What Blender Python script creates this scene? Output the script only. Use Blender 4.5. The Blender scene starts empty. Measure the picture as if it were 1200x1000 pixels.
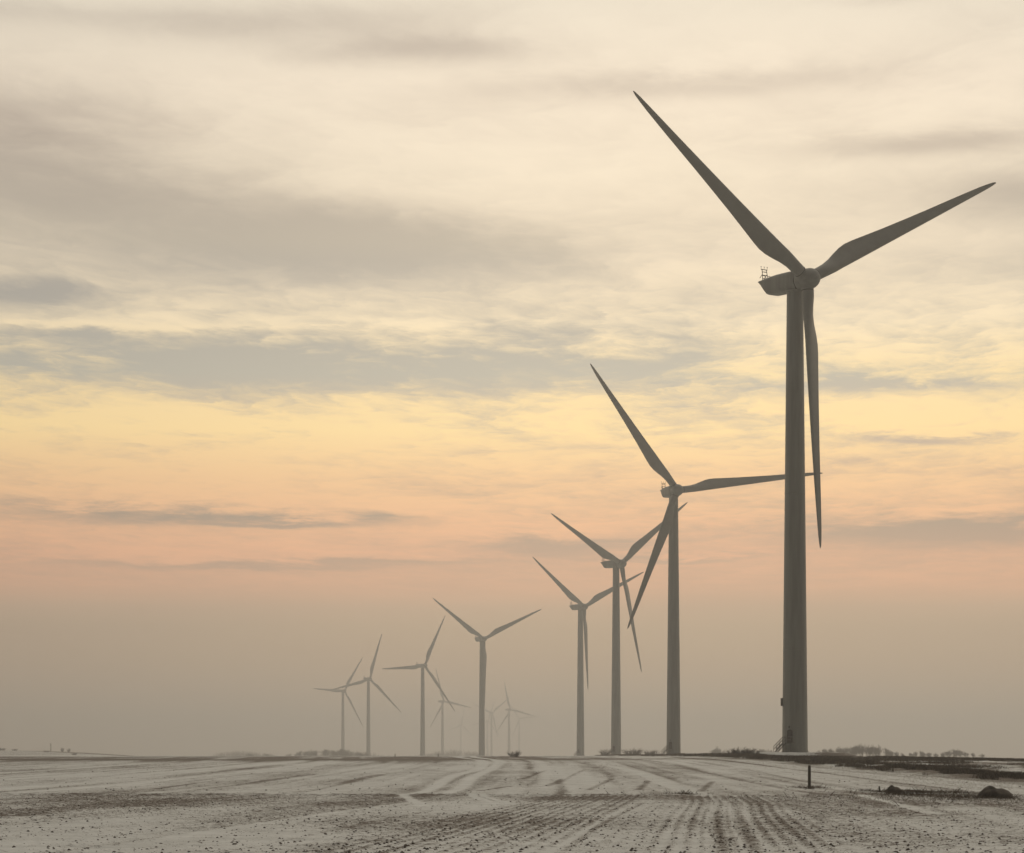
import bpy, math, random
import numpy as np
from mathutils import Matrix, Vector

random.seed(7)
rng = np.random.default_rng(11)
D = bpy.data
scene = bpy.context.scene
C = scene.collection
R = math.radians

# ------------------------------------------------------------------ camera
EYE = 1.85
FOC = 3000.0          # focal length in pixels of a 1200 px wide picture
CU, CV = 600.0, 886.0  # eye level sits low in the frame: a level camera with a rising front
cam_d = D.cameras.new('camera')
cam_d.sensor_width = 36.0
cam_d.lens = FOC / 1200 * 36.0
cam_d.shift_y = (CV - 500) / 1200
cam_d.clip_start = 0.1
cam_d.clip_end = 40000
cam = D.objects.new('camera', cam_d)
cam.location = (0, 0, EYE)
cam.rotation_euler = (R(90), 0, 0)
C.objects.link(cam)
scene.camera = cam

# ------------------------------------------------------------------ render / exposure
scene.view_settings.view_transform = 'Standard'
scene.view_settings.look = 'None'
scene.view_settings.exposure = 0.0
scene.view_settings.gamma = 1.0
scene.view_settings.use_curve_mapping = False
cy = scene.cycles
cy.max_bounces = 6
cy.diffuse_bounces = 3
cy.glossy_bounces = 2
cy.volume_bounces = 2
cy.transparent_max_bounces = 8
cy.use_denoising = True
cy.use_adaptive_sampling = False
cy.denoising_prefilter = 'ACCURATE'
cy.denoising_input_passes = 'RGB_ALBEDO_NORMAL'
cy.sample_clamp_indirect = 4.0

HAZE_D = 0.00040      # per metre
HAZE_TOP = 134.0
SUN_EL, SUN_AZ = R(15), R(4.5)


def lin(r, g, b):
    f = lambda c: (c / 255 / 12.92) if c <= 10 else ((c / 255 + 0.055) / 1.055) ** 2.4
    return np.array([f(r), f(g), f(b)])


# ------------------------------------------------------------------ node expression helper
class X:
    """A float socket with arithmetic, so long shaders stay readable."""
    def __init__(s, nt, sock): s.nt, s.k = nt, sock
    def _m(s, op, *a, clamp=False):
        n = s.nt.nodes.new('ShaderNodeMath'); n.operation = op; n.use_clamp = clamp
        for i, v in enumerate((s,) + a):
            if isinstance(v, X): s.nt.links.new(v.k, n.inputs[i])
            else: n.inputs[i].default_value = v
        return X(s.nt, n.outputs[0])
    def __add__(s, o): return s._m('ADD', o)
    __radd__ = __add__
    def __sub__(s, o): return s._m('SUBTRACT', o)
    def __rsub__(s, o): return (s * -1.0) + o
    def __mul__(s, o): return s._m('MULTIPLY', o)
    __rmul__ = __mul__
    def __truediv__(s, o): return s._m('DIVIDE', o)
    def __rtruediv__(s, o): return s._m('POWER', -1.0) * o
    def clamp(s): return s._m('ADD', 0.0, clamp=True)
    def smooth(s, a, b):
        n = s.nt.nodes.new('ShaderNodeMapRange'); n.interpolation_type = 'SMOOTHSTEP'
        s.nt.links.new(s.k, n.inputs[0])
        if a > b:
            n.inputs[1].default_value, n.inputs[2].default_value = b, a
            n.inputs[3].default_value, n.inputs[4].default_value = 1, 0
        else:
            n.inputs[1].default_value, n.inputs[2].default_value = a, b
        return X(s.nt, n.outputs[0])


def noise(nt, vec, scale, detail=4, rough=0.55, dist=0.0):
    n = nt.nodes.new('ShaderNodeTexNoise')
    n.inputs['Scale'].default_value = scale
    n.inputs['Detail'].default_value = detail
    n.inputs['Roughness'].default_value = rough
    n.inputs['Distortion'].default_value = dist
    if vec is not None: nt.links.new(vec, n.inputs['Vector'])
    return X(nt, n.outputs[0])


def vec3(nt, *a):
    n = nt.nodes.new('ShaderNodeCombineXYZ')
    for i, v in enumerate(a):
        if isinstance(v, X): nt.links.new(v.k, n.inputs[i])
        else: n.inputs[i].default_value = v
    return n.outputs[0]


def ramp(nt, fac, stops):
    n = nt.nodes.new('ShaderNodeValToRGB'); cr = n.color_ramp
    cr.interpolation = 'EASE' if False else 'LINEAR'
    while len(cr.elements) < len(stops): cr.elements.new(0.5)
    for e, (p, c) in zip(cr.elements, stops):
        e.position = p; e.color = (*c, 1)
    nt.links.new(fac.k, n.inputs[0])
    return n.outputs[0]


def mixc(nt, fac, a, b, mode='MIX'):
    n = nt.nodes.new('ShaderNodeMix'); n.data_type = 'RGBA'; n.blend_type = mode
    for sock, v in ((n.inputs[0], fac), (n.inputs[6], a), (n.inputs[7], b)):
        if isinstance(v, X): nt.links.new(v.k, sock)
        elif isinstance(v, (int, float)): sock.default_value = v
        elif isinstance(v, (tuple, list, np.ndarray)): sock.default_value = (*v, 1)
        else: nt.links.new(v, sock)
    return n.outputs[2]


# ------------------------------------------------------------------ world: veiled winter sunset sky
def make_world():
    w = D.worlds.new('World'); scene.world = w; w.use_nodes = True
    nt = w.node_tree; nt.nodes.clear()
    out = nt.nodes.new('ShaderNodeOutputWorld'); bg = nt.nodes.new('ShaderNodeBackground')
    bg.inputs[1].default_value = 0.1
    nt.links.new(bg.outputs[0], out.inputs[0])
    sky = nt.nodes.new('ShaderNodeTexSky'); sky.sky_type = 'NISHITA'; sky.sun_disc = False
    sky.sun_elevation = SUN_EL; sky.sun_rotation = SUN_AZ
    tc = nt.nodes.new('ShaderNodeTexCoord')
    sp = nt.nodes.new('ShaderNodeSeparateXYZ'); nt.links.new(tc.outputs['Generated'], sp.inputs[0])
    x, y, z = (X(nt, sp.outputs[i]) for i in range(3))
    h = (x * x + y * y + 1e-6)._m('SQRT')
    V = ((z / h) * 3.0)._m('MAXIMUM', 0.0)._m('MINIMUM', 6.0)       # height above the horizon
    U = x._m('ARCTAN2', y) * 3.0                                     # compass bearing
    # cloud deck seen in perspective
    q = V + 0.13
    px = U / q; py = 1.0 / q
    nA = noise(nt, vec3(nt, px * 0.55, py * 1.3, 3.1), 1.0, 4, 0.5)
    nB = noise(nt, vec3(nt, px * 3.4 + nA * 1.6, py * 9.5 + nA * 1.6, 0.7), 1.0, 9, 0.62, 0.3)
    nC = noise(nt, vec3(nt, px * 13.0 + nB * 3.0, py * 29.0 + nB * 3.0, 5.7), 1.0, 6, 0.60, 0.5)
    # warped bearings for the big cloud banks
    Uw = U + (nA - 0.5) * 0.30 + (nB - 0.5) * 0.14
    Vw = V + (nA - 0.5) * 0.055 + (nB - 0.5) * 0.045
    def bank(u, v, su, sv, a):
        du = (Uw - (u - CU) / 1000) * (1000 / su)
        dv = (Vw - (CV - v) / 1000) * (1000 / sv)
        e = (du * du + dv * dv) * -1.0
        return e._m('EXPONENT') * a
    P = SKY_BANKS
    def at(v): return min(1.0, (CV - v) / 1300)
    # how strongly detail shows at each height
    vf = (V / 1.3).clamp()
    bias = X(nt, ramp(nt, vf, [(at(v), (c, c, c)) for v, c in SKY_BIAS]))
    detl = X(nt, ramp(nt, vf, [(at(v), (c, c, c)) for v, c in SKY_DETAIL]))
    cov = bias
    for p in P: cov = cov + bank(*p)
    cov = cov + (nB - 0.5) * detl * 4.2 + (nC - 0.5) * detl * 2.6 + (nA - 0.5) * 1.1
    t = cov.smooth(-0.05, 1.02)
    def veil(v, c):
        """what lies above the ground haze so that, seen through it, the sky has colour c"""
        te = max((CV - v) / 3000, 1e-3)
        T = math.exp(-HAZE_D * min((HAZE_TOP - EYE) / te, 8800))
        T = max(T, 0.25)
        hz = lin(*HAZE_SEEN)
        return np.clip((lin(*c) - hz * (1 - T)) / T, 0.02, 4)
    cb = ramp(nt, vf, [(at(v), veil(v, c)) for v, c in SKY_BRIGHT])
    cg = ramp(nt, vf, [(at(v), veil(v, c)) for v, c in SKY_GREY])
    col = mixc(nt, t, cg, cb)
    # duller to the left of the sun and dark in the sky behind the viewer
    dot = x * 0.10 + y * 0.95 + z * 0.28
    f = dot.smooth(-0.30, 0.93) * (1 - SKY_BACK) + SKY_BACK
    f = f * (U.smooth(-0.80, 0.05) * 0.12 + 0.84)
    f = f * (V.smooth(1.0, 3.2) * 0.8 + 1.0)
    col = mixc(nt, 1.0, col, vec3(nt, f * 10.0, f * 10.0, f * 10.0), 'MULTIPLY')
    col = mixc(nt, 0.05, col, sky.outputs[0])
    nt.links.new(col, bg.inputs[0])


HAZE_SEEN = (173, 161, 142)
SKY_BACK = 0.07
SKY_BRIGHT = [(886, (174, 160, 142)), (780, (175, 159, 139)), (735, (178, 160, 139)), (712, (186, 163, 141)), (686, (211, 170, 142)), (650, (224, 176, 143)),
              (610, (232, 184, 145)), (560, (240, 198, 150)), (505, (251, 219, 160)), (440, (249, 221, 168)), (380, (246, 225, 188)),
              (300, (238, 220, 192)), (200, (242, 226, 200)), (100, (246, 230, 206)), (0, (233, 221, 200)), (-250, (212, 200, 184))]
SKY_GREY = [(886, (174, 160, 142)), (780, (175, 158, 139)), (730, (174, 156, 137)), (700, (180, 156, 136)), (650, (184, 157, 137)),
            (605, (166, 150, 134)), (560, (190, 164, 142)), (500, (194, 178, 158)), (440, (184, 178, 163)), (350, (174, 167, 156)),
            (285, (185, 174, 157)), (150, (181, 166, 151)), (0, (196, 183, 167)), (-250, (170, 160, 150))]
SKY_BIAS = [(886, 0.5), (700, 0.62), (640, 0.70), (540, 0.84), (500, 0.88), (470, 0.70), (430, 0.55), (380, 0.62), (300, 0.62), (150, 0.78), (0, 0.78), (-250, 0.6)]
SKY_DETAIL = [(886, 0.0), (720, 0.02), (660, 0.20), (600, 0.26), (500, 0.46), (440, 0.50), (400, 0.42), (330, 0.22), (250, 0.13), (100, 0.13), (-250, 0.12)]
SKY_BANKS = [(40, 185, 300, 85, -0.66), (560, 120, 260, 40, -0.12), (430, 285, 280, 45, -0.80), (200, 235, 170, 32, -0.30), (330, 25, 210, 24, -0.50), (500, 58, 140, 16, -0.55), (60, 20, 160, 16, -0.25),
             (820, 98, 230, 18, -0.42), (1080, 178, 140, 14, -0.45), (1185, 242, 110, 28, -0.50), (1080, 400, 200, 50, 0.25), (1080, 488, 220, 24, 0.35), (330, 500, 250, 22, 0.15), (1140, 2, 110, 8, -0.80), (20, 352, 90, 20, -0.60),
             (300, 440, 310, 26, -0.74), (640, 428, 190, 18, -0.55), (120, 405, 130, 10, -0.30), (120, 388, 170, 5, 0.40), (430, 380, 160, 8, 0.25),
             (800, 430, 160, 16, 0.30), (1000, 462, 190, 10, -0.55), (1060, 522, 100, 8, -0.90), (830, 498, 70, 7, -0.40), (240, 603, 210, 11, -0.70),
             (390, 607, 90, 6, -0.50), (1080, 632, 170, 18, -0.85), (640, 643, 85, 13, -0.75), (770, 658, 90, 4, -0.55), (300, 664, 260, 7, -0.55)]
make_world()

sun_d = D.lights.new('sun', 'SUN')
sun_d.energy = 0.5
sun_d.angle = R(14)
sun_d.color = (1.0, 0.86, 0.66)
sun = D.objects.new('sun', sun_d)
sun.rotation_euler = Vector((-math.sin(SUN_AZ) * math.cos(SUN_EL), -math.cos(SUN_AZ) * math.cos(SUN_EL), -math.sin(SUN_EL))).to_track_quat('-Z', 'Y').to_euler()
sun.location = (20, 300, 200)
C.objects.link(sun)


# ------------------------------------------------------------------ object helpers
def tag(o, label=None, cat=None, group=None, kind=None):
    if label: o['label'] = label
    if cat: o['category'] = cat
    if group: o['group'] = group
    if kind: o['kind'] = kind
    return o


def empty(name, loc=(0, 0, 0), rz=0.0):
    o = D.objects.new(name, None); o.location = loc; o.rotation_euler.z = rz
    o.empty_display_size = 0.5
    C.objects.link(o); return o


def link_mesh(name, me, parent=None, mat=None):
    o = D.objects.new(name, me)
    if mat is not None and not me.materials: me.materials.append(mat)
    C.objects.link(o)
    if parent is not None: o.parent = parent
    return o


def np_mesh(name, verts, faces, smooth=False):
    """verts (n,3), faces (m,k) with one constant k"""
    verts = np.ascontiguousarray(verts, np.float32); faces = np.ascontiguousarray(faces, np.int32)
    me = D.meshes.new(name); k = faces.shape[1]
    me.vertices.add(len(verts)); me.vertices.foreach_set('co', verts.ravel())
    me.loops.add(faces.size); me.loops.foreach_set('vertex_index', faces.ravel())
    me.polygons.add(len(faces)); me.polygons.foreach_set('loop_start', np.arange(0, faces.size, k, dtype=np.int32))
    me.update(calc_edges=True)
    if smooth: me.shade_smooth()
    return me


class MB:
    """collects boxes, tubes, lofts; build() makes ONE mesh object"""
    def __init__(s): s.v, s.f, s.sm = [], [], []
    def add(s, vs, fs, smooth=False):
        b = len(s.v); s.v += [tuple(map(float, p)) for p in vs]
        s.f += [tuple(b + i for i in f) for f in fs]; s.sm += [smooth] * len(fs)
    def box(s, c, size, rz=0.0, m=None):
        hx, hy, hz = size[0] / 2, size[1] / 2, size[2] / 2
        vs = [Vector((sx * hx, sy * hy, sz * hz)) for sx in (-1, 1) for sy in (-1, 1) for sz in (-1, 1)]
        rot = m if m is not None else Matrix.Rotation(rz, 3, 'Z')
        s.add([rot @ v + Vector(c) for v in vs], [(0, 1, 3, 2), (4, 6, 7, 5), (0, 4, 5, 1), (2, 3, 7, 6), (0, 2, 6, 4), (1, 5, 7, 3)])
    def tube(s, a, b, r0, r1=None, n=6):
        r1 = r0 if r1 is None else r1
        a, b = Vector(a), Vector(b); d = (b - a).normalized()
        p = d.orthogonal().normalized(); qv = d.cross(p)
        vs = []
        for c, r in ((a, r0), (b, r1)):
            for i in range(n):
                t = 2 * math.pi * i / n
                vs.append(c + (p * math.cos(t) + qv * math.sin(t)) * r)
        fs = [(i, (i + 1) % n, n + (i + 1) % n, n + i) for i in range(n)]
        s.add(vs, fs, n > 4); s.add([vs[i] for i in range(n)], [tuple(reversed(range(n)))]); s.add(vs[n:], [tuple(range(n))])
    def loft(s, rings, cap=True, smooth=True):
        n = len(rings[0]); vs = [p for r in rings for p in r]
        fs = [(k * n + i, k * n + (i + 1) % n, (k + 1) * n + (i + 1) % n, (k + 1) * n + i) for k in range(len(rings) - 1) for i in range(n)]
        s.add(vs, fs, smooth)
        if cap:
            s.add(rings[0], [tuple(reversed(range(n)))]); s.add(rings[-1], [tuple(range(n))])
    def mesh(s, name):
        me = D.meshes.new(name); me.from_pydata(s.v, [], s.f)
        me.polygons.foreach_set('use_smooth', s.sm); me.update(); return me
    def build(s, name, mat, parent=None):
        return link_mesh(name, s.mesh(name), parent, mat)


def lathe(prof, n=48, axis='Z'):
    rings = []
    for r, h in prof:
        ring = []
        for i in range(n):
            t = 2 * math.pi * i / n
            ring.append((r * math.cos(t), r * math.sin(t), h) if axis == 'Z' else (r * math.cos(t), h, -r * math.sin(t)))
        rings.append(ring)
    return rings


# ------------------------------------------------------------------ materials
def new_mat(name, rough=0.6):
    m = D.materials.new(name); m.use_nodes = True
    b = m.node_tree.nodes['Principled BSDF']; b.inputs['Roughness'].default_value = rough
    return m, m.node_tree, b


def speckle_mat(name, c0, c1, scale, rough=0.7, detail=5, bump=0.0, stretch=(1, 1, 1)):
    m, nt, b = new_mat(name, rough)
    tc = nt.nodes.new('ShaderNodeTexCoord'); mp = nt.nodes.new('ShaderNodeMapping')
    mp.inputs['Scale'].default_value = stretch
    nt.links.new(tc.outputs['Object'], mp.inputs[0])
    n = noise(nt, mp.outputs[0], scale, detail, 0.6)
    nt.links.new(mixc(nt, n.smooth(0.35, 0.65), c0, c1), b.inputs['Base Color'])
    if bump:
        bp = nt.nodes.new('ShaderNodeBump'); bp.inputs['Strength'].default_value = bump
        nt.links.new(n.k, bp.inputs['Height']); nt.links.new(bp.outputs[0], b.inputs['Normal'])
    return m


M = {}
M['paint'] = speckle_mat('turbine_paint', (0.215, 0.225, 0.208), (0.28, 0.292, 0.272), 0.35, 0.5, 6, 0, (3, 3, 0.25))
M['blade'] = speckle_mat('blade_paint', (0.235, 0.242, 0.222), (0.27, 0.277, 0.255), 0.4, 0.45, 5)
M['dark'] = speckle_mat('dark_seal_and_gap_shade', (0.02, 0.018, 0.016), (0.035, 0.032, 0.028), 2.0, 0.7)  # blade root seals; also the shade painted into the hub gap
M['steel'] = speckle_mat('galvanised_steel', (0.05, 0.048, 0.044), (0.09, 0.085, 0.08), 3.0, 0.5)
M['door'] = speckle_mat('door_paint', (0.018, 0.016, 0.014), (0.03, 0.027, 0.024), 2.0, 0.5)
M['mast'] = speckle_mat('mast_metal', (0.06, 0.045, 0.04), (0.10, 0.07, 0.06), 3.0, 0.5)
M['bark'] = speckle_mat('bare_bark', (0.055, 0.045, 0.035), (0.10, 0.085, 0.07), 3.0, 0.9)
M['twig'] = speckle_mat('bare_twigs', (0.06, 0.05, 0.038), (0.12, 0.10, 0.08), 2.0, 0.9)
M['shrub'] = speckle_mat('shrub_twigs', (0.045, 0.037, 0.028), (0.085, 0.07, 0.052), 2.0, 0.9)
M['weed'] = speckle_mat('dead_weeds', (0.05, 0.038, 0.026), (0.16, 0.125, 0.085), 0.9, 0.9)
M['straw'] = speckle_mat('frosted_straw', (0.26, 0.225, 0.165), (0.52, 0.49, 0.43), 1.2, 0.9)
M['clod'] = speckle_mat('soil_clod', (0.06, 0.048, 0.038), (0.20, 0.17, 0.14), 2.5, 0.95)
M['rock'] = speckle_mat('field_stone', (0.05, 0.043, 0.034), (0.14, 0.12, 0.095), 2.2, 0.9, 8, 0.6)
M['wood'] = speckle_mat('weathered_wood', (0.05, 0.042, 0.034), (0.085, 0.07, 0.055), 4.0, 0.85, 6, 0.3, (6, 6, 1))


# ------------------------------------------------------------------ numpy value noise
_perm = rng.random((256, 256)).astype(np.float32)


def vnoise(x, y):
    xi = np.floor(x).astype(np.int32); yi = np.floor(y).astype(np.int32)
    fx = (x - xi).astype(np.float32); fy = (y - yi).astype(np.float32)
    fx = fx * fx * (3 - 2 * fx); fy = fy * fy * (3 - 2 * fy)
    a = _perm[xi & 255, yi & 255]; b = _perm[(xi + 1) & 255, yi & 255]
    c = _perm[xi & 255, (yi + 1) & 255]; d = _perm[(xi + 1) & 255, (yi + 1) & 255]
    return (a * (1 - fx) + b * fx) * (1 - fy) + (c * (1 - fx) + d * fx) * fy


def fbm(x, y, octv=4, rough=0.5):
    s = 0; a = 1; t = 0
    for k in range(octv):
        s = s + a * vnoise(x * 2 ** k + 17.3 * k, y * 2 ** k + 9.1 * k); t += a; a *= rough
    return s / t


def sstep(a, b, x):
    t = np.clip((x - a) / (b - a), 0, 1); return t * t * (3 - 2 * t)


# ------------------------------------------------------------------ turbines: where they stand (tower axis, hub height above datum, yaw, blade phase)
TURB = [
    (47.25, 427.5, 80.8, 34.2, 63.3, 2.46), (48.3, 765.5, 80.8, 15.5, 82.6, 2.36), (43.1, 1060.0, 81.1, 41.4, 53.0, 2.15),
    (37.2, 1391.0, 82.5, 38.5, 63.3, 1.85), (-19.6, 1663.0, 77.5, 26.9, 63.7, None), (-72.6, 2080.0, 74.9, 37.6, 25.1, None),
    (-137.9, 2457.7, 75.4, 32.3, 15.8, None), (-189.2, 2864.1, 74.4, 39.2, 32.2, None), (-92.1, 3390.1, 73.7, 42.5, 100.2, None),
    (-4.5, 3869.6, 71.5, 39.6, 102.4, None), (-36.4, 4545.2, 77.7, 32.0, 50.9, None), (16.0, 5743.6, 85.5, 15.0, 84.3, None),
    (-53.0, 5500.0, 76.0, 35.0, 20.0, None), (-126.0, 6300.0, 78.0, 35.0, 12.0, None)]


# ------------------------------------------------------------------ terrain height (metres; the eye is at 1.85)
def G(x, y, fine=False):
    x = np.asarray(x, float); y = np.asarray(y, float)
    yy = y + 10 * np.sin(x * 0.021 + 0.4) * sstep(140, 300, y)
    z = np.interp(yy, [-1e4, 60, 140, 165, 250, 330, 400, 460, 560, 800, 1060, 1400, 1800, 2500, 9500],
                  [0, 0, 0, 0.09, 0.66, 1.26, 1.66, 1.76, 1.78, 1.84, 1.80, 1.6, -1.0, -4.5, -6.0])
    z = z - 0.46 * sstep(48, 78, x) * sstep(250, 400, y) * sstep(900, 600, y)
    z = z - 1.4 * sstep(60, 92, x) * sstep(440, 640, y) * sstep(2400, 1600, y)
    z = z + 4.1 * sstep(-196, -285, x) * np.exp(-((y - 1560) / 330) ** 2) + 1.2 * sstep(-285, -420, x) * np.exp(-((y - 1560) / 330) ** 2)
    for (tx, ty, hz, ps, ph, bz), rad in zip(TURB[:4], (11.5, 12, 12, 12)):
        d = np.hypot((x - tx - 0.8), (y - ty + 1.0))
        base = np.interp(ty, [400, 560, 800, 1060, 1400], [1.72, 1.78, 1.84, 1.80, 1.6])
        z = z + (bz - base) * sstep(rad, rad * 0.58, d)
    # low bank along the access track and its verge
    z = z + 0.20 * np.exp(-((x - 35.5) / 2.2) ** 2) * sstep(150, 190, y) * sstep(1300, 900, y)
    z = z + 0.12 * (fbm(x * 0.05, y * 0.025, 3) - 0.5) * sstep(10, 60, y) * sstep(3000, 800, y)
    return z


def furrow_x(x, y): return x - 0.0765 * y + 0.35 * (fbm(x * 0.03 + 5, y * 0.03, 2) - 0.5)
def row_x(x, y): return x - 0.006 * y + 5.0 * sstep(300, 420, y) * sstep(60, -10, x) - 1.2 * np.sin((y - 130) / 95.0)


TRACKS = [(-98, 1), (-91, 1), (-83, -1), (-74, 1), (-66, 1), (-58.5, -1), (-50, 1), (-43, 1), (-41, -1), (-34, 1), (-27.5, 1), (-25.5, -1), (-18, 1), (-12.2, 1),
          (-6.4, -2.4), (-4.5, -2.6), (-5.5, 0.9), (-0.5, 1.1), (1.4, 1), (5.2, 0.8), (8.0, -1), (9.8, 1), (14.2, 1), (15.8, -1), (18.8, 0.8), (23.6, 1.6)]


def soil_cover(x, y):
    """share of bare soil showing through the snow"""
    fx = furrow_x(x, y); rx = row_x(x, y)
    big = fbm(x * 0.16, y * 0.07, 4)
    # near plough land
    fur = 0.30 + 0.30 * np.cos(2 * np.pi * fx / 0.36 + 3.0 * (vnoise(x * 0.2, y * 0.05) - 0.5)) + 0.8 * (fbm(fx * 2.3, y * 0.02, 2) - 0.3)
    wide = fbm(fx * 0.75, y * 0.012, 3)
    hd = sstep(86, 100, y + 3 * (big - 0.5) * 2)
    rowz = 0.25 + 0.75 * np.clip(sstep(-8.5, -6.0, fx) * sstep(-2.6, -3.4, fx) + sstep(-1.6, -0.8, fx) * sstep(3.4, 2.0, fx), 0, 1)
    c1 = 0.47 + 0.42 * (big - 0.5) + 0.32 * (fur - 0.5) * sstep(-16, -6, fx) * rowz + 0.34 * (wide - 0.5) + 0.10 * hd * sstep(26, 8, x)
    c1 = c1 + 0.40 * (fbm(fx * 0.35 + 4, y * 0.02, 3) - 0.5) * sstep(5, -10, fx) + 0.10 * sstep(-8, -6, fx) * sstep(-2.6, -3.2, fx)
    wob = 0.10 * (vnoise(y * 0.06, y * 0 + 1.7) - 0.5)
    for f0, wd, am in ((-2.75, .09, .36), (-2.98, .07, -.36), (.35, .26, .20), (.02, .06, -.36), (.72, .06, -.36), (.92, .09, .28), (-6.1, .12, .22), (-12.4, .16, .24), (-12.0, .12, -.26), (-9.2, .10, .2)):
        c1 = c1 + 0.7 * am * np.exp(-((fx + wob - f0) / wd) ** 2) * sstep(112, 96, y) * (0.4 + 0.8 * vnoise(y * 0.15 + f0, y * 0 + f0 * 3))
    c1 = c1 - 0.05 * sstep(70, 52, y)
    c1 = c1 + (0.07 + 0.35 * (fbm(x * 0.25 + 9, y * 0.05, 3) - 0.45)) * sstep(6, 11, x) * sstep(72, 88, y)
    # short snow-filled wheel marks leaving the headland
    for (xa, ya, xb, yb, wd) in ((-5.2, 122, -3.25, 94, 0.16), (-1.9, 121, -0.5, 96, 0.14), (-1.4, 121, 0.1, 96, 0.10), (16.4, 122, 13.6, 82, 0.22)):
        t = np.clip((y - ya) / (yb - ya), 0, 1); d = np.abs(x - (xa + (xb - xa) * t))
        c1 = c1 - 0.45 * sstep(wd * 2.2, wd * 0.3, d) * (y < ya) * (y > yb) * (0.5 + 0.9 * vnoise(x * 1.3, y * 0.3))
    # snowed winter crop up to the crest
    c2 = 0.42 + 0.42 * (fbm(rx * 0.22, y * 0.012, 4) - 0.5) + 0.26 * (big - 0.5) + 0.50 * (fbm(rx * 0.8, y * 0.008, 3) - 0.5)
    for tx, s in TRACKS:
        wv = 1.6 * (vnoise(y * 0.018 + tx, y * 0 + 3.3 + tx) - 0.5)
        wd = (0.16 if abs(s) <= 1.2 else 0.22) + y * 0.0010
        g = np.exp(-((rx - tx - wv) / wd) ** 2)
        brk = sstep(0.1, 0.9, vnoise(y * 0.05 + tx * 3, y * 0 + tx)) * 0.7 + 0.3
        c2 = c2 + 0.22 * s * g * (brk if abs(s) <= 1.2 else 1.0)
    for (xa, ya, xb, yb) in SCRATCH:
        t = np.clip((y - ya) / (yb - ya), 0, 1); d = np.abs(x - (xa + (xb - xa) * t))
        c2 = c2 + 0.24 * sstep(0.34, 0.05, d) * (y > ya) * (y < yb)
    crest = sstep(295, 345, y) * sstep(520, 420, y)
    c2 = c2 + 0.30 * crest * sstep(22, -5, x) * (0.7 + 0.6 * vnoise(x * 0.2, y * 0.02))
    c2 = c2 + 0.30 * sstep(330, 345, y) * sstep(370, 355, y)
    zb = 120 + 5.0 * (fbm(x * 0.35, y * 0.02, 3) - 0.5) + 4 * sstep(8, 20, x)
    k = sstep(zb - 1.8, zb + 1.8, y)
    edge = np.exp(-((y - zb) / 1.6) ** 2) * vnoise(x * 0.25, y * 0)
    c = c1 * (1 - k) + c2 * k + 0.14 * edge * sstep(10, -5, x)
    c = c + 0.12 * np.exp(-((x - 18.5) / 2.6) ** 2 - ((y - 122) / 9) ** 2) * (0.3 + 1.2 * vnoise(x * 1.1, y * 0.25))
    # weedy rough ground beyond the verge, right of the track
    v = sstep(30.3, 33.8, x + 1.6 * (vnoise(y * 0.12, y * 0 + 7) - 0.5)) * sstep(140, 175, y)
    cr = 0.64 + 2.2 * (fbm(x * 0.30, y * 0.05, 4) - 0.5) + 0.14 * np.exp(-((y - 310) / 75) ** 2) * sstep(50, 38, x)
    c = c * (1 - v) + cr * v
    # snow lying on the turbine mounds
    for (tx, ty, *_r) in TURB[:3]:
        d = np.hypot(x - tx - 0.8, y - ty + 1.0)
        mnd = sstep(17.0, 12.0, d + 3 * (vnoise(x * 0.4, y * 0.2) - 0.5))
        c = c * (1 - mnd) + mnd * (0.26 + 0.5 * (fbm(x * 0.35, y * 0.08, 3) - 0.5) + 0.6 * sstep(-1.0, 4.0, x - tx) * sstep(5.0, 8.0, d) * sstep(12.5, 10.5, d))
    far = sstep(600, 1200, y)
    c = c * (1 - far) + (0.22 + 0.30 * sstep(-200, -240, x) + 0.6 * sstep(1430, 1470, y) * sstep(1640, 1590, y) * sstep(-200, -230, x)) * far
    return np.clip(c, 0, 1)


def ground_at(u, v):
    """where the sight line through picture point (u, v) meets the field"""
    Y = np.geomspace(30, 500, 6000)
    zz = EYE + (CV - v) / FOC * Y
    k = int(np.argmax(zz < G((u - CU) / FOC * Y, Y)))
    return (u - CU) / FOC * Y[k], Y[k]


SCRATCH = [(*ground_at(655, 918), *ground_at(683, 903)), (*ground_at(690, 926), *ground_at(717, 912)), (*ground_at(748, 926), *ground_at(760, 915)), (*ground_at(560, 927), *ground_at(600, 921)),
           (*ground_at(612, 913), *ground_at(640, 903)), (*ground_at(640, 921), *ground_at(658, 913)), (*ground_at(180, 925), *ground_at(230, 918)), (*ground_at(820, 928), *ground_at(835, 916))]


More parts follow.
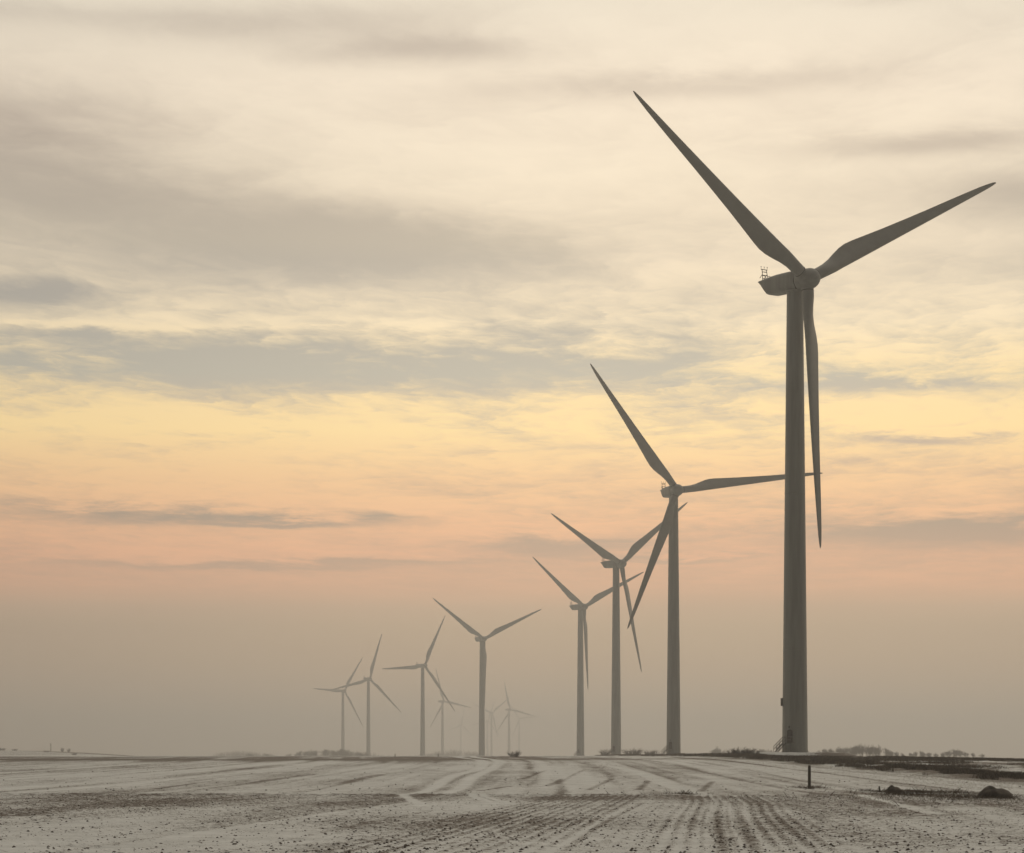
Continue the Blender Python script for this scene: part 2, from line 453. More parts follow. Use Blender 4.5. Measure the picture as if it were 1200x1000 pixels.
def ground_mat():
    m, nt, b = new_mat('snowy_soil', 0.9)
    at = nt.nodes.new('ShaderNodeAttribute'); at.attribute_name = 'soil'; at.attribute_type = 'GEOMETRY'
    s = X(nt, at.outputs['Fac'])
    geo = nt.nodes.new('ShaderNodeNewGeometry')
    n1 = noise(nt, geo.outputs['Position'], 2.6, 7, 0.68)
    n2 = noise(nt, geo.outputs['Position'], 17.0, 4, 0.6)
    n3 = noise(nt, geo.outputs['Position'], 0.45, 3, 0.5)
    n4 = noise(nt, geo.outputs['Position'], 0.9, 4, 0.6)
    n = (n1 * 0.45 + n2 * 0.40 + n4 * 0.15 - 0.5) * 1.7 + 0.5
    d = (s - 0.5) * 0.55 + 0.46 - n
    mask = d.smooth(-0.07, 0.09)
    soil = mixc(nt, n2.smooth(0.3, 0.7), (0.062, 0.049, 0.038), (0.15, 0.122, 0.098))
    snow = mixc(nt, n3.smooth(0.3, 0.7), (0.635, 0.665, 0.65), (0.77, 0.805, 0.79))
    thin = (s * 0.55 + n1 * 0.5).smooth(0.25, 0.9)
    snow = mixc(nt, thin * 0.35, snow, (0.36, 0.335, 0.285))
    nt.links.new(mixc(nt, mask, snow, soil), b.inputs['Base Color'])
    b.inputs['Specular IOR Level'].default_value = 0.15
    bp = nt.nodes.new('ShaderNodeBump'); bp.inputs['Strength'].default_value = 0.5; bp.inputs['Distance'].default_value = 0.03
    nt.links.new(n.k, bp.inputs['Height']); nt.links.new(bp.outputs[0], b.inputs['Normal'])
    return m


def relief(x, y):
    """small-scale ground relief added on the near field"""
    near = sstep(124, 118, y)
    fx = furrow_x(x, y)
    fur = 0.5 + 0.5 * np.cos(2 * np.pi * fx / 0.36 + 2.0 * (vnoise(x * 0.2, y * 0.05) - 0.5))
    r1 = 0.030 * fur * (0.4 + 0.6 * vnoise(x * 0.3, y * 0.08)) + 0.055 * (fbm(x * 1.7, y * 1.7, 4, 0.6) - 0.5) + 0.05 * (fbm(fx * 0.75, y * 0.012, 3) - 0.5)
    rx = row_x(x, y)
    r2 = 0.05 * (fbm(x * 0.8, y * 0.5, 3, 0.55) - 0.5) + 0.04 * (fbm(rx * 0.3, y * 0.02, 3) - 0.5)
    for tx, s in TRACKS:
        r2 = r2 - 0.05 * np.exp(-((rx - tx - 0.9 * (vnoise(y * 0.02 + tx, y * 0 + 3.3 + tx) - 0.5)) / 0.3) ** 2)
    bank = 0.10 * np.exp(-((y - 120.5) / 0.9) ** 2) * sstep(14, 4, x)
    rough = 0.40 * (fbm(x * 0.35, y * 0.35, 4, 0.6) - 0.5) * sstep(32, 36, x) * sstep(150, 180, y)
    return (r1 * near + r2 * (1 - near) + bank + rough) * sstep(600, 300, y) * sstep(15, 35, y)


def make_ground():
    tA = 0.262
    a = np.concatenate([np.arctan(np.linspace(-tA, tA, 880)), np.linspace(math.atan(tA), 2 * math.pi - math.atan(tA), 92)[1:-1]])
    r = np.concatenate([np.geomspace(0.6, 40, 46)[:-1], np.arange(40, 126, 0.10), np.geomspace(126, 470, 360)[:-1], np.geomspace(470, 9000, 150)])
    A, Rr = np.meshgrid(a, r, indexing='ij')
    x = Rr * np.sin(A); y = Rr * np.cos(A)
    xf, yf = x.ravel(), y.ravel()
    z = G(xf, yf)
    soil = np.full(len(xf), 0.35, np.float32)
    sel = (yf > 5)
    soil[sel] = soil_cover(xf[sel], yf[sel])
    sel = (yf > 10) & (yf < 620) & (np.abs(xf) < 0.3 * yf + 5)
    z[sel] += relief(xf[sel], yf[sel])
    z -= (Rr.ravel() / 9000) ** 2 * 2
    na, nr = A.shape
    i = np.arange(na)[:, None]; j = np.arange(nr - 1)[None, :]
    i2 = (i + 1) % na
    f = np.stack([i * nr + j, i * nr + j + 1, i2 * nr + j + 1, i2 * nr + j], -1).reshape(-1, 4)
    me = np_mesh('ground', np.stack([xf, yf, z], 1), f[:, ::-1], True)
    at = me.attributes.new('soil', 'FLOAT', 'POINT'); at.data.foreach_set('value', soil.astype(np.float32))
    # close the hole under the tripod
    o = link_mesh('ground', me, None, ground_mat())
    tag(o, 'snow dusted plough land with dark furrows rising to a low crest', 'ground', kind='structure')
    return o


make_ground()


# ------------------------------------------------------------------ turbine parts
OV, TILT, CONE = 3.15, R(3), R(3.2)
HUB0 = 78.3
NAC_B = -1.25


def tower_mesh(h):
    mb = MB()
    prof = []
    secs = [0, 0.22, 0.56, 1.0]
    rb, rt = 2.14, 1.36
    rr = lambda t: rb + (rt - rb) * t
    prof += [(2.24, -3.0), (2.24, 0.2), (2.24, 0.25), (rr(0), 0.26), (rr(0), 0.3)]
    for s in secs[1:-1]:
        zz = s * h
        prof += [(rr((zz - 0.12) / h), zz - 0.12), (rr(s), zz - 0.08), (rr(s) + 0.02, zz - 0.07), (rr(s) + 0.02, zz + 0.07), (rr(s), zz + 0.08), (rr((zz + 0.12) / h), zz + 0.12)]
    prof += [(rr((h - 0.4) / h), h - 0.4), (rt, h - 0.35), (rt + 0.18, h - 0.3), (rt + 0.18, h)]
    mb.loft(lathe(prof, 64)); return mb.mesh('tower')


def nacelle_mesh():
    mb = MB()
    # y (rear +), half width, bottom, top, corner exponent
    st = [(-1.42, 1.15, -0.70, 1.40), (-1.35, 1.45, -1.00, 1.65), (-1.1, 1.62, -1.18, 1.78), (-0.5, 1.70, -1.27, 1.85), (1.2, 1.72, -1.28, 1.87), (3.0, 1.72, -1.28, 1.86),
          (4.6, 1.70, -1.28, 1.78), (5.5, 1.69, -1.26, 1.70), (5.7, 1.69, -1.20, 1.68), (6.3, 1.67, -0.60, 1.60), (7.1, 1.63, 0.45, 1.46), (7.6, 1.60, 0.95, 1.34), (7.74, 1.56, 1.05, 1.26)]
    rings = []
    for y, w, b, t in st:
        ring = []; c, hh = (b + t) / 2, (t - b) / 2
        for i in range(40):
            a = 2 * math.pi * i / 40; ca, sa = math.cos(a), math.sin(a); e = 2 / 5.0
            ring.append((w * math.copysign(abs(ca) ** e, ca), y, c + hh * math.copysign(abs(sa) ** e, sa)))
        rings.append(ring[::-1])
    mb.loft(rings); return mb.mesh('nacelle')


def hub_mesh():
    mb = MB()
    prof = [(1.40, 1.66), (1.62, 1.55), (1.72, 1.2), (1.76, 0.4), (1.76, -0.4), (1.70, -0.9), (1.55, -1.4), (1.28, -1.85), (0.9, -2.15), (0.45, -2.32), (0.02, -2.38)]
    mb.loft(lathe(prof, 40, 'Y'))
    for k in range(3):
        m = Matrix.Rotation(k * 2 * math.pi / 3, 3, 'Y')
        rings = [[m @ Vector(p) for p in ring] for ring in lathe([(1.08, 0.6), (1.06, 1.5), (1.045, 1.94)], 28)]
        mb.loft(rings)
    return mb.mesh('hub')


BL = [(1.95, 2.04, 1.00, 1.02, 17, 0.0), (3.0, 2.05, 1.0, 1.025, 17, 0.0), (4.4, 2.16, 0.84, 1.03, 17, 0.25), (6.0, 2.50, 0.60, 1.03, 16, 0.65), (7.6, 2.92, 0.43, 1.03, 15, 0.95),
      (9.2, 3.30, 0.33, 1.02, 13, 1.0), (10.6, 3.46, 0.28, 1.0, 12, 1.0), (12.2, 3.38, 0.26, 0.97, 10.5, 1.0), (15.0, 3.08, 0.24, 0.91, 9, 1.0), (19.0, 2.68, 0.225, 0.83, 7, 1.0), (24.0, 2.26, 0.21, 0.73, 5, 1.0),
      (29.0, 1.88, 0.20, 0.63, 3.5, 1.0), (34.0, 1.54, 0.19, 0.52, 2, 1.0), (38.5, 1.22, 0.18, 0.42, 1, 1.0), (41.8, 0.95, 0.18, 0.34, 0.5, 1.0), (43.9, 0.70, 0.18, 0.27, 0, 1.0),
      (45.0, 0.46, 0.18, 0.18, 0, 1.0), (45.5, 0.26, 0.2, 0.11, 0, 1.0), (45.68, 0.06, 0.3, 0.02, 0, 1.0)]


def blade_mesh():
    mb = MB(); rings = []; n = 28
    for r, c, th, le, tw, k in BL:
        ring = []; b = R(tw + 4.0)
        for i in range(n):
            a = 2 * math.pi * i / n
            xc = 0.5 * (1 - math.cos(a))                        # 0 at the leading edge
            sg = 1 if math.sin(a) >= 0 else -1
            circ = 0.5 * abs(math.sin(a))
            foil = 5 * th * (0.2969 * math.sqrt(xc) - 0.126 * xc - 0.3516 * xc ** 2 + 0.2843 * xc ** 3 - 0.1030 * xc ** 4)
            t = sg * ((1 - k) * circ * th + k * foil) * c
            camb = k * 0.03 * c * 4 * xc * (1 - xc)
            X0 = le - xc * c if k > 0 else c / 2 - xc * c
            X0 = (c / 2 - xc * c) * (1 - k) + (le - xc * c) * k
            Y0 = t + camb
            # leading edge turned towards the wind (-Y)
            ring.append((X0 * math.cos(b) + Y0 * math.sin(b), -X0 * math.sin(b) + Y0 * math.cos(b) - 1.35 * (r / 45.7) ** 1.7, r))
        rings.append(ring)
    mb.loft(rings); return mb.mesh('blade')


def seal_mesh():
    mb = MB(); mb.loft(lathe([(1.0, 1.92), (1.055, 1.93), (1.055, 2.03), (1.0, 2.04)], 28)); return mb.mesh('root_seal')


def mast_mesh():
    mb = MB(); r = 0.06
    for sx in (-0.55, 0.55):
        mb.tube((sx, 6.0, 0.5), (sx * 0.75, 6.35, 2.15), r, n=5)
        mb.tube((sx, 5.0, 0.55), (sx, 5.6, 1.1), r, n=5)
        mb.tube((sx, 5.6, 1.1), (sx * 0.9, 6.15, 1.15), r * .8, n=5)
        mb.tube((sx * 0.8, 6.2, 1.4), (sx * .8, 6.9, 0.9), r * .8, n=5)
    for zz, w in ((0.75, 0.5), (1.25, 0.47), (1.75, 0.44), (2.1, 0.62)):
        yy = 6.0 + (zz - 0.2) / 1.95 * 0.35
        mb.tube((-w, yy, zz), (w, yy, zz), r, n=5)
    for sx in (-0.6, 0.0, 0.6):
        mb.tube((sx, 6.34, 2.1), (sx, 6.34, 2.5), 0.03, n=5)
        mb.box((sx, 6.34, 2.5), (0.18, 0.05, 0.08))
    mb.v = [(x * 1.1 - 0.75, y + 0.75, (z - 0.5) * 1.15 + 1.42) for x, y, z in mb.v]; return mb.mesh('weather_mast')


DOOR_DIR = R(-30)       # towards the viewer and 30 degrees to the left


def dd(r, t=0.0, z=0.0):
    """point r metres out along the door direction, t metres sideways (to the left)"""
    ox, oy = math.sin(DOOR_DIR), -math.cos(DOOR_DIR)
    lx, ly = -math.cos(DOOR_DIR), -math.sin(DOOR_DIR)
    return (ox * r + lx * t, oy * r + ly * t, z)


def door_mesh():
    mb = MB(); rings = []
    for a in np.linspace(-0.23, 0.23, 9):
        rings.append([(math.sin(DOOR_DIR + a) * rr, -math.cos(DOOR_DIR + a) * rr, zz) for rr, zz in ((2.08, 1.55), (2.20, 1.55), (2.20, 3.75 - 0.9 * (a / 0.23) ** 4 * 0.25), (2.08, 3.75 - 0.9 * (a / 0.23) ** 4 * 0.25))])
    mb.loft(rings, smooth=False); return mb.mesh('door')


def platform_mesh():
    mb = MB(); rz = DOOR_DIR
    mb.box(dd(2.75, 0, 1.48), (1.5, 1.15, 0.08), rz)
    for t in (-0.68, 0.68): mb.tube(dd(3.2, t, -0.3), dd(3.2, t, 1.45), 0.05, n=6)
    return mb.mesh('platform')


def stairs_mesh():
    mb = MB(); rz = DOOR_DIR; n = 7
    for i in range(n):
        mb.box(dd(2.75, 0.86 + i * 0.22, 1.30 - i * 0.205), (0.26, 1.0, 0.05), rz)
    for s in (2.25, 3.25):
        mb.tube(dd(s, 0.75, 1.44), dd(s, 0.86 + n * 0.22, -0.2), 0.09, n=6)
    return mb.mesh('stairs')


def rail_mesh():
    mb = MB(); n = 7
    for s in (2.25, 3.28):
        e = 0.86 + n * 0.22
        for up in (0.55, 1.05):
            mb.tube(dd(s, 0.75, 1.5 + up), dd(s, e, -0.05 + up), 0.06, n=5)
            if s > 3: mb.tube(dd(s, -0.72, 1.5 + up), dd(s, 0.75, 1.5 + up), 0.04, n=5)
        for k in range(4):
            t = k / 3; z0 = 1.46 + t * (-1.55)
            mb.tube(dd(s, 0.75 + t * (e - 0.75), z0), dd(s, 0.75 + t * (e - 0.75), z0 + 1.08), 0.04, n=5)
        if s > 3:
            for t in (-0.72, 0.0): mb.tube(dd(s, t, 1.46), dd(s, t, 2.58), 0.04, n=5)
    mb.tube(dd(2.3, -0.72, 2.55), dd(3.28, -0.72, 2.55), 0.04, n=5)
    return mb.mesh('handrail')


def lamp_mesh():
    mb = MB()
    mb.tube(dd(2.05, 0, 4.25), dd(2.35, 0, 4.30), 0.04, n=6)
    mb.loft([[dd(2.35 + math.cos(a) * r, math.sin(a) * r, z) for a in np.linspace(0, 2 * math.pi, 13)[:-1]] for r, z in ((0.05, 4.38), (0.16, 4.30), (0.17, 4.12), (0.08, 4.06))])
    return mb.mesh('door_lamp')


def ring_mesh():  # dark ring standing in for the shadowed gap between hub and nacelle
    mb = MB(); mb.loft(lathe([(1.2, 2.2), (1.5, 2.15), (1.52, 1.66), (1.2, 1.6)], 40, 'Y')); return mb.mesh('gap_shade_ring')


MESH = dict(ring=ring_mesh(), nacelle=nacelle_mesh(), hub=hub_mesh(), blade=blade_mesh(), seal=seal_mesh(), mast=mast_mesh(), door=door_mesh(), platform=platform_mesh(),
            stairs=stairs_mesh(), rail=rail_mesh(), lamp=lamp_mesh(), tower=tower_mesh(HUB0 + NAC_B))
for k, m_ in dict(ring='dark', nacelle='paint', hub='paint', blade='blade', seal='dark', mast='mast', door='door', platform='steel', stairs='steel', rail='steel', lamp='door', tower='paint').items():
    MESH[k].materials.append(M[m_])

TLAB = ['tallest and nearest dark wind turbine on a snowy mound at the right',
        'second tallest wind turbine, one blade crossing the nearest turbine tower',
        'third wind turbine from the right, just left of the second tallest',
        'wind turbine just left of the third from the right, down blade beside its tower',
        'mid grey wind turbine alone at centre, its blades making a Y shape',
        'grey wind turbine with one blade pointing level to the left, left of the centre one',
        'pale wind turbine whose left blade crosses the leftmost turbine hub',
        'leftmost and smallest of the clearly visible pale turbines',
        'faint turbine behind the long down blade, halfway to the centre turbine',
        'faint turbine with one blade nearly straight up, right of the centre turbine',
        'faint turbine with a Y of blades just right of the centre turbine tower',
        'rightmost of the faintest turbines, one blade pointing level to the right',
        'barely visible turbine mast right beside the centre turbine tower',
        'barely visible turbine lost in haze left of the centre turbine tower']


def make_turbine(i):
    tx, ty, zh, psi, ph, bz = TURB[i]
    g = float(G(tx, ty)); base = bz if bz is not None else g
    root = empty('wind_turbine', (tx, ty, base))
    tag(root, TLAB[i], 'wind turbine', 'wind turbines in a long row fading into the haze')
    hub_h = zh - base
    tw = link_mesh('tower', MESH['tower'], root)
    tw.scale.z = (hub_h + NAC_B) / (HUB0 + NAC_B)
    psi = R(psi); ph = R(ph)
    top = Matrix.Translation((0, 0, hub_h)) @ Matrix.Rotation(psi, 4, 'Z')
    nac = link_mesh('nacelle', MESH['nacelle'], root); nac.matrix_local = top
    if i < 8:
        link_mesh('weather_mast', MESH['mast'], nac)
    ax = top @ Matrix.Rotation(-TILT, 4, 'X') @ Matrix.Translation((0, -OV, 0))
    if i < 4:
        rg = link_mesh('gap_shade_ring', MESH['ring'], nac); rg.matrix_local = top.inverted() @ ax
    hb = link_mesh('hub', MESH['hub'], root); hb.matrix_local = ax @ Matrix.Rotation(ph, 4, 'Y')
    for k in range(3):
        b = link_mesh('blade', MESH['blade'], root)
        b.matrix_local = ax @ Matrix.Rotation(ph + k * 2 * math.pi / 3, 4, 'Y') @ Matrix.Rotation(CONE, 4, 'X')
        if i < 4: link_mesh('root_seal', MESH['seal'], b)
    if i < 4:
        dr = link_mesh('door', MESH['door'], root)
        link_mesh('door_lamp', MESH['lamp'], dr)
        link_mesh('platform', MESH['platform'], root)
        st = link_mesh('stairs', MESH['stairs'], root)
        link_mesh('handrail', MESH['rail'], st)
    if i == 0:
        mb = MB(); mb.box((-2.22, -0.15, 8.35), (0.34, 0.5, 1.25)); mb.box((-2.05, -0.15, 8.35), (0.14, 0.3, 0.9)); mb.box((-2.2, -0.15, 9.0), (0.42, 0.58, 0.06))
        mb.build('junction_box', M['steel'], root)
        mb = MB(); mb.box((0.25, 0.6, 1.92), (0.9, 0.7, 0.2)); mb.box((0.25, 0.6, 2.04), (0.98, 0.78, 0.05))
        mb.build('roof_hatch', M['paint'], nac)
    return root


for i in range(len(TURB)): make_turbine(i)


# ------------------------------------------------------------------ bare winter trees and shrubs
def twig_tris(segs):
    """segs: list of (a, b, r0, r1) -> three sided tapered prisms, numpy"""
    a = np.array([s[0] for s in segs]); b = np.array([s[1] for s in segs]); r0 = np.array([s[2] for s in segs])[:, None]; r1 = np.array([s[3] for s in segs])[:, None]
    d = b - a; d /= np.linalg.norm(d, axis=1, keepdims=True) + 1e-9
    ref = np.where(np.abs(d[:, 2:3]) < 0.9, np.array([[0, 0, 1.]]), np.array([[1., 0, 0]]))
    p = np.cross(d, ref); p /= np.linalg.norm(p, axis=1, keepdims=True); q = np.cross(d, p)
    vs = []
    for c, r in ((a, r0), (b, r1)):
        for k in range(3):
            t = 2 * math.pi * k / 3; vs.append(c + (p * math.cos(t) + q * math.sin(t)) * r)
    V = np.stack(vs, 1).reshape(-1, 3); n = len(segs); o = np.arange(n)[:, None] * 6
    F = np.concatenate([o + np.array([[k, (k + 1) % 3, 3 + (k + 1) % 3, 3 + k]]) for k in range(3)], 0)
    return V, F


def grow_tree(seed, h, trunk_f, spread, depth, rmin):
    rd = random.Random(seed); trunk, crown = [], []
    def go(p, d, L, r, lv):
        segs = 3; q = p
        for k in range(segs):
            d2 = (d + Vector((rd.gauss(0, .13), rd.gauss(0, .13), rd.gauss(.03, .08)))).normalized()
            e = q + d2 * (L / segs); ra = r * (1 - .3 * k / segs); rb = r * (1 - .3 * (k + 1) / segs)
            (trunk if lv <= 1 else crown).append((tuple(q), tuple(e), max(ra, rmin), max(rb, rmin * .7)))
            q, d = e, d2
            if lv < depth and k < segs - 1 and (lv == 0 or rd.random() < .75):
                for _ in range(2 if lv == 0 else 1): side(q, d, L * (.95 if lv == 0 else .62), r * .5, lv + 1)
        if lv < depth:
            for k in range(rd.choice((2, 3, 3))): side(q, d, L * rd.uniform(.6, .82), r * .62, lv + 1)
    def side(p, d, L, r, lv):
        o = d.orthogonal().normalized(); o.rotate(Matrix.Rotation(rd.uniform(0, 6.28), 3, d))
        dd_ = (d * rd.uniform(.7, 1.0) + o * spread * rd.uniform(.5, 1.1) + Vector((0, 0, .12))).normalized()
        go(p, dd_, L, r, lv)
    go(Vector((0, 0, -0.3)), Vector((rd.gauss(0, .04), rd.gauss(0, .04), 1)).normalized(), h * trunk_f, h * .022, 0)
    zmax = max(s[1][2] for s in crown + trunk); f = h / zmax
    sc = lambda L: [(tuple(np.array(a) * f), tuple(np.array(b) * f), r0, r1) for a, b, r0, r1 in L]
    return sc(trunk), sc(crown)


def shrub_segs(seed, h, w, n):
    rd = random.Random(seed); stems, twigs = [], []
    for k in range(n):
        a = rd.uniform(0, 6.28); rr = w * .5 * math.sqrt(rd.random()) * .6
        p = Vector((rr * math.cos(a), rr * math.sin(a), -0.1)); d = Vector((math.cos(a) * rd.uniform(.1, .9), math.sin(a) * rd.uniform(.1, .9), 1)).normalized()
        L = h * rd.uniform(.5, 1.0); e = p + d * L
        stems.append((tuple(p), tuple(e), .03, .012))
        for j in range(7):
            q = p.lerp(e, rd.uniform(.25, 1)); dv = (d + Vector((rd.gauss(0, .7), rd.gauss(0, .7), rd.gauss(.1, .3)))).normalized()
            e2 = q + dv * h * rd.uniform(.15, .4)
            if e2.z < 0: continue
            twigs.append((tuple(q), tuple(e2), .018, .008))
            e3 = e2 + (dv + Vector((rd.gauss(0, .6), rd.gauss(0, .6), .1))).normalized() * h * .15
            twigs.append((tuple(e2), tuple(e3), .012, .006))
    return stems, twigs


PROTO = []
for s, (h, tf, sp_, dp) in enumerate([(9, .2, .52, 5), (8, .2, .60, 5), (10, .2, .45, 5), (7, .2, .68, 5), (9, .2, .55, 5)]):
    tr, cr_ = grow_tree(100 + s, h, tf, sp_, dp, 0.03)
    PROTO.append((np_mesh('trunk', *twig_tris(tr)), np_mesh('crown', *twig_tris(cr_)), h))
    PROTO[-1][0].materials.append(M['bark']); PROTO[-1][1].materials.append(M['twig'])
SPROTO = []
for s, (h, w, n) in enumerate([(1.6, 2.4, 46), (1.3, 2.8, 50), (1.9, 1.9, 36), (1.1, 2.2, 44)]):
    st_, tw_ = shrub_segs(300 + s, h, w, n)
    SPROTO.append((np_mesh('stem', *twig_tris(st_)), np_mesh('foliage', *twig_tris(tw_)), h))
    SPROTO[-1][0].materials.append(M['bark']); SPROTO[-1][1].materials.append(M['shrub'])


def plant(name, proto, u, Y, h, wide, label, cat, group, rz):
    x = (u - CU) / FOC * Y
    root = empty(name, (x, Y, float(G(x, Y)) - 0.05), rz)
    tag(root, label, cat, group)
    f = h / proto[2]
    nm = ('trunk', 'crown') if cat == 'tree' else ('stem', 'foliage')
    for k in (0, 1):
        o = link_mesh(nm[k], proto[k], root); o.scale = (f * wide, f * wide, f)
    return root


ORD = ['first', 'second', 'third', 'fourth', 'fifth', 'sixth', 'seventh', 'eighth', 'ninth', 'tenth', 'eleventh', 'twelfth', 'thirteenth', 'fourteenth', 'fifteenth', 'sixteenth', 'seventeenth', 'eighteenth', 'nineteenth', 'twentieth']


def tree_row(us, Y, hs, wide, text, group, dy=60):
    rd = random.Random(int(us[0] * 7 + Y))
    order = sorted(range(len(us)), key=lambda k: us[k])
    for rank, k in enumerate(order):
        plant('bare_tree', PROTO[rd.randrange(5)], us[k], Y + rd.uniform(-dy, dy), hs[k], wide * rd.uniform(.85, 1.2),
              text % ORD[rank], 'tree', group, rd.uniform(0, 6.28))


# left skyline, far off
tree_row([293, 312, 320, 341, 354, 362, 371, 381, 391, 399, 409, 418, 428], 2000, [6, 6.5, 5.4, 6.5, 9, 9.4, 8.6, 9, 8.2, 9.4, 8.2, 7, 7], 1.35,
         '%s bare tree from the left in the pale row under the leftmost turbines', 'bare trees on the left skyline')
# behind the two nearest turbines
tree_row([833, 837, 841, 844, 848, 853, 858, 862, 866, 870, 874, 878, 882, 886, 890, 895, 899, 904, 909], 1650, [7.2, 8.5, 9.6, 8.9, 8.0, 6.7, 7.2, 6.9, 7.7, 7.2, 8.4, 7.7, 8.5, 7.4, 8.1, 7.6, 8.0, 6.9, 6.1], .75,
         '%s bare tree from the left in the grey clump left of the nearest tower', 'bare trees between the two nearest turbines')
# wood to the right of the nearest tower
tree_row([960, 964, 968, 972, 976, 981, 985, 988, 992, 996, 1000, 1004, 1008, 1011, 1015, 1019, 1023, 1027, 1031, 1036], 1300, [4.9, 5.6, 5.3, 5.9, 5.3, 6.5, 6.8, 6.2, 6.9, 6.5, 7.5, 6.8, 7.9, 7.2, 8.0, 7.3, 7.8, 6.8, 7.5, 6.3], .72,
         '%s bare tree from the left in the grey wood right of the nearest tower', 'bare trees right of the nearest turbine', 40)
tree_row([1041, 1046, 1051, 1056, 1066, 1073, 1078, 1083, 1090, 1097, 1106, 1112, 1116, 1121, 1126, 1131, 1140, 1150], 1350, [5.3, 4.4, 4.1, 3.6, 3.4, 4.4, 4.7, 4.1, 3.7, 3.6, 4.0, 5.0, 5.7, 5.6, 5.0, 4.3, 3.6, 3.1], 1.0,
         '%s low tree from the left on the far right skyline', 'low trees on the far right skyline', 30)


def shrub(u, Y, h, wide, label, group=None, rz=0.0, k=0):
    return plant('bare_shrub', SPROTO[k % 4], u, Y, h, wide, label, 'shrub', group, rz)


shrub(603, 415, 1.0, 1.25, 'small dark bush on the snowy crest right of the centre turbine', k=0)
shrub(742, 820, 2.4, 1.3, 'wide bush behind the crest just right of the third turbine tower', k=1, rz=1)
shrub(709, 830, 2.3, 1.2, 'bush behind the crest just left of the third turbine tower', k=2, rz=2)
shrub(762, 850, 2.1, 1.3, 'low bush left of the second tallest turbine tower and its stairs', k=3, rz=.5)
shrub(870, 400, 1.35, 1.35, 'dark twiggy bush in the weedy verge left of the nearest tower', k=1, rz=.3)
shrub(858, 415, 1.0, 1.0, 'small dark bush left of the larger twiggy one in the verge', k=0, rz=2.3)
shrub(882, 395, 1.0, 1.2, 'low dark bush between the twiggy bush and the nearest tower stairs', k=3, rz=1.3)
shrub(73, 1500, 2.6, .65, 'left upright bush of a pair on the far left hill', k=2)
shrub(80.5, 1505, 2.2, .55, 'right upright bush of a pair on the far left hill', k=0)
shrub(87, 1330, 1.2, 1.3, 'low dark bush on the slope below the pair on the left hill', k=3)
shrub(54, 1400, 1.0, 1.6, 'low wide bush on the left hill below the lone bare trunk', k=1)
shrub(2, 1505, 1.8, 1.2, 'bush at the left edge of the photo on the hill crest', k=1)
shrub(17, 1510, 1.3, 1.4, 'low bush on the left hill crest between edge and lone trunk', k=3)

# lone dead trunk on the left hill
x0, y0 = (59.5 - CU) / FOC * 1540, 1540
root = empty('dead_tree', (x0, y0, float(G(x0, y0)))); tag(root, 'lone bare forked trunk standing on the far left hill', 'tree')
mb = MB(); mb.tube((0, 0, -.5), (0.1, 0, 3.0), .3, .2); mb.tube((0.1, 0, 3.0), (-.45, 0, 5.0), .17, .06); mb.tube((0.1, 0, 3.0), (.5, .1, 4.7), .15, .05); mb.tube((-.1, 0, 3.8), (-.1, .2, 4.6), .08, .03)
mb.build('trunk', M['bark'], root)
mb = MB()
rd_ = random.Random(4)
for k in range(14):
    p = Vector((rd_.uniform(-.4, .4), 0, rd_.uniform(3.2, 4.7))); mb.tube(p, p + Vector((rd_.gauss(0, .3), rd_.gauss(0, .3), rd_.uniform(.2, .6))), .03, .01, 4)
mb.build('crown', M['twig'], root)

# far wood lost in the haze behind the left row
segs = []
rd_ = random.Random(9)
for k in range(900):
    u = rd_.uniform(250, 575); Y = rd_.uniform(2900, 3300); x_ = (u - CU) / FOC * Y; z_ = float(G(x_, Y))
    h_ = (9.5 + 4 * math.sin(u * .05) + rd_.uniform(-2, 2)) * (1.0 if u > 430 else .9)
    d_ = (rd_.gauss(0, .8), rd_.gauss(0, .8))
    segs.append(((x_, Y, z_ - .5), (x_ + d_[0], Y + d_[1], z_ + h_ * .6), .22, .15))
    for j in range(6): segs.append(((x_ + d_[0] * .6, Y, z_ + h_ * rd_.uniform(.2, .6)), (x_ + rd_.gauss(0, 1.8), Y + rd_.gauss(0, 1.5), z_ + h_ * rd_.uniform(.6, 1.0)), .16, .08))
o = link_mesh('far_wood', np_mesh('far_wood', *twig_tris(segs)), None, M['twig'])
tag(o, 'faint far wood along the horizon behind the pale turbines', 'wood', kind='stuff')


# ------------------------------------------------------------------ weeds, straw and clods
def blades(px, py, h, w, lean):
    n = len(px); a = rng.random(n) * 6.283; b = rng.random(n) * 6.283
    z = G(px, py) + relief(px, py) - 0.03
    dx, dy = np.cos(a) * w / 2, np.sin(a) * w / 2
    lx, ly = np.cos(b) * h * lean, np.sin(b) * h * lean
    v = np.stack([np.stack([px - dx, py - dy, z], 1), np.stack([px + dx, py + dy, z], 1),
                  np.stack([px + dx * .7 + lx * .45, py + dy * .7 + ly * .45, z + h * .6], 1), np.stack([px + lx, py + ly, z + h], 1)], 1).reshape(-1, 3)
    o = np.arange(n)[:, None] * 4
    return v, np.concatenate([o + np.array([[0, 1, 2]]), o + np.array([[0, 2, 3]])], 0)


def patchy(n, x0, x1, y0, y1, dens):
    px = rng.uniform(x0, x1, n * 4); py = np.exp(rng.uniform(math.log(y0), math.log(y1), n * 4))
    k = rng.random(len(px)) < dens(px, py)
    return px[k][:n], py[k][:n]


